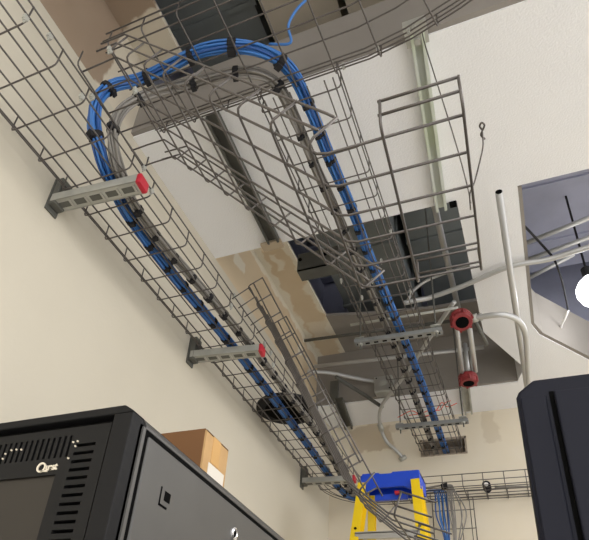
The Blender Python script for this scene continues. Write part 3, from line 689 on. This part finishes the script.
MB().box((bx1+.0001, by0+.022, bz0+.005), (bx1+.0012, by1-.008, bz0+.065)).build('label', M['paper'], t)

# ---------------------------------------------------------------- right cabinet
t = thing('network_cabinet', 'dark blue-black cabinet at the right edge, seen from the front corner', 'cabinet', (.3, .71, -EZ))
qx0, qx1, qy0, qy1, qz = .003, .60, .71, 1.5, .420
MB().sweep([(qx0, -EZ+.02), (qx1, -EZ+.02), (qx1, qz-.022), (qx1-.022, qz), (qx0+.022, qz), (qx0+.004, qz-.014), (qx0, qz-.022)], 'y', qy0, qy1).build('body', M['rack_blue'], t, bevel=.004)
MB().box((qx0+.042, qy0-.010, -EZ+.06), (qx1-.042, qy0+.001, .396)).build('door', M['rack_blue'], t, bevel=.002)
MB().box((qx0+.037, qy0-.0012, -EZ+.05), (qx0+.0425, qy0+.001, .400)).build('door_gap', M['gap'], t)
MB().box((qx0+.004, qy0-.003, -EZ+.06), (qx0+.033, qy0+.001, .396)).build('frame_post', M['rack_blue'], t, bevel=.002)
MB().box((qx1-.07, qy0-.018, -.35), (qx1-.05, qy0-.01, -.20)).build('handle', M['black'], t)
for x in (.04, .56):
    for y in (.75, 1.45): MB().lathe((x, y, -EZ), (0, 0, 1), [(.025, 0), (.025, .012), (.01, .014), (.01, .03)], 12).build('foot', M['black'], t)

# ---------------------------------------------------------------- step ladder
lx0, lx1, ly, lz = -.672, -.412, 2.45, 1.080
t = thing('step_ladder', 'yellow fibreglass step ladder with a blue cap, standing by the back wall', 'ladder', (-.54, 2.5, -EZ))
cap = MB()
cap.sweep([(lx0-.012, lz-.085), (lx0+.05, lz-.085), (lx0+.07, lz-.070), (lx1-.07, lz-.070), (lx1-.045, lz-.085), (lx1+.006, lz-.085), (lx1, lz), (lx0+.145, lz), (lx0+.14, lz-.006), (lx0+.09, lz-.006), (lx0+.085, lz), (lx0+.012, lz)], 'y', ly, ly+.012)
cap.box((lx0, ly+.012, lz-.02), (lx1, ly+.15, lz-.003)); cap.box((lx0, ly+.012, lz-.07), (lx0+.01, ly+.15, lz-.003)); cap.box((lx1-.01, ly+.012, lz-.07), (lx1, ly+.15, lz-.003))
cap.box((lx0, ly+.14, lz-.07), (lx1, ly+.15, lz-.003))
cap.build('cap', M['bluecap'], t, bevel=.004)
def rail(x_top, x_bot, y_top, y_bot, name, web=.036, fl=.06):
    a = Vector((x_top, y_top, lz-.055)); b = Vector((x_bot, y_bot, -EZ+.02)); L = b-a; ld = L.normalized(); yv = Vector((0, 1, 0)); xv = yv.cross(ld).normalized(); yv = ld.cross(xv).normalized()
    mb = MB(); s = 1 if x_bot > x_top else -1
    mb.obox((a+b)/2, L, xv*.004, yv*fl); mb.obox((a+b)/2-yv*fl/2, L, xv*web, yv*.004); mb.obox((a+b)/2+yv*fl/2, L, xv*web, yv*.004)
    o = mb.build(name, M['yellow'], t)
    for q in (.09, .2, .3):
        MB().lathe(a+L*q-yv*(fl/2+.002), -yv, [(.006, 0), (.006, .003)], 8).build('rivet', M['gap'], t)
    MB().obox(b, ld*.05, xv*(web+.01), yv*(fl+.01)).build('foot', M['black'], t)
for s, xt in ((-1, lx0+.016), (1, lx1-.016)):
    rail(xt, xt+s*.19, ly+.012, ly-.46, 'front_rail')
    rail(xt-s*.008, xt+s*.17, ly+.13, ly+.56, 'rear_rail', .03, .03)
for i in range(1, 10):
    f = i*.097; z = lz-.055-(lz-.055+EZ)*f; e = .19*f; y = ly+.012-.472*f
    MB().box((lx0+.018-e, y-.035, z), (lx1-.018+e, y+.045, z+.008)).box((lx0+.018-e, y-.035, z-.022), (lx1-.018+e, y-.032, z+.004)).build('step', M['alu'], t)
for i in range(1, 5):
    f = i*.2; z = lz-.055-(lz-.055+EZ)*f; e = .17*f; y = ly+.13+.43*f
    MB().box((lx0+.024-e, y-.012, z-.012), (lx1-.024+e, y+.012, z+.012)).build('rear_brace', M['alu'], t)
for s, x in ((-1, lx0+.03), (1, lx1-.03)):
    MB().obox((x+s*.02, ly+.12, lz-.36), (.004, 0, 0), (0, .27, 0), (0, 0, .02)).build('spreader', M['alu'], t)
MB().box((lx0+.06, ly+.03, lz-.115), (lx1-.06, ly+.045, lz-.09)).build('top_brace', M['bluecap'], t)
MB().box((-.52, ly+.002, lz-.1), (-.50, ly+.02, lz-.088)).build('red_catch', M['red'], t)
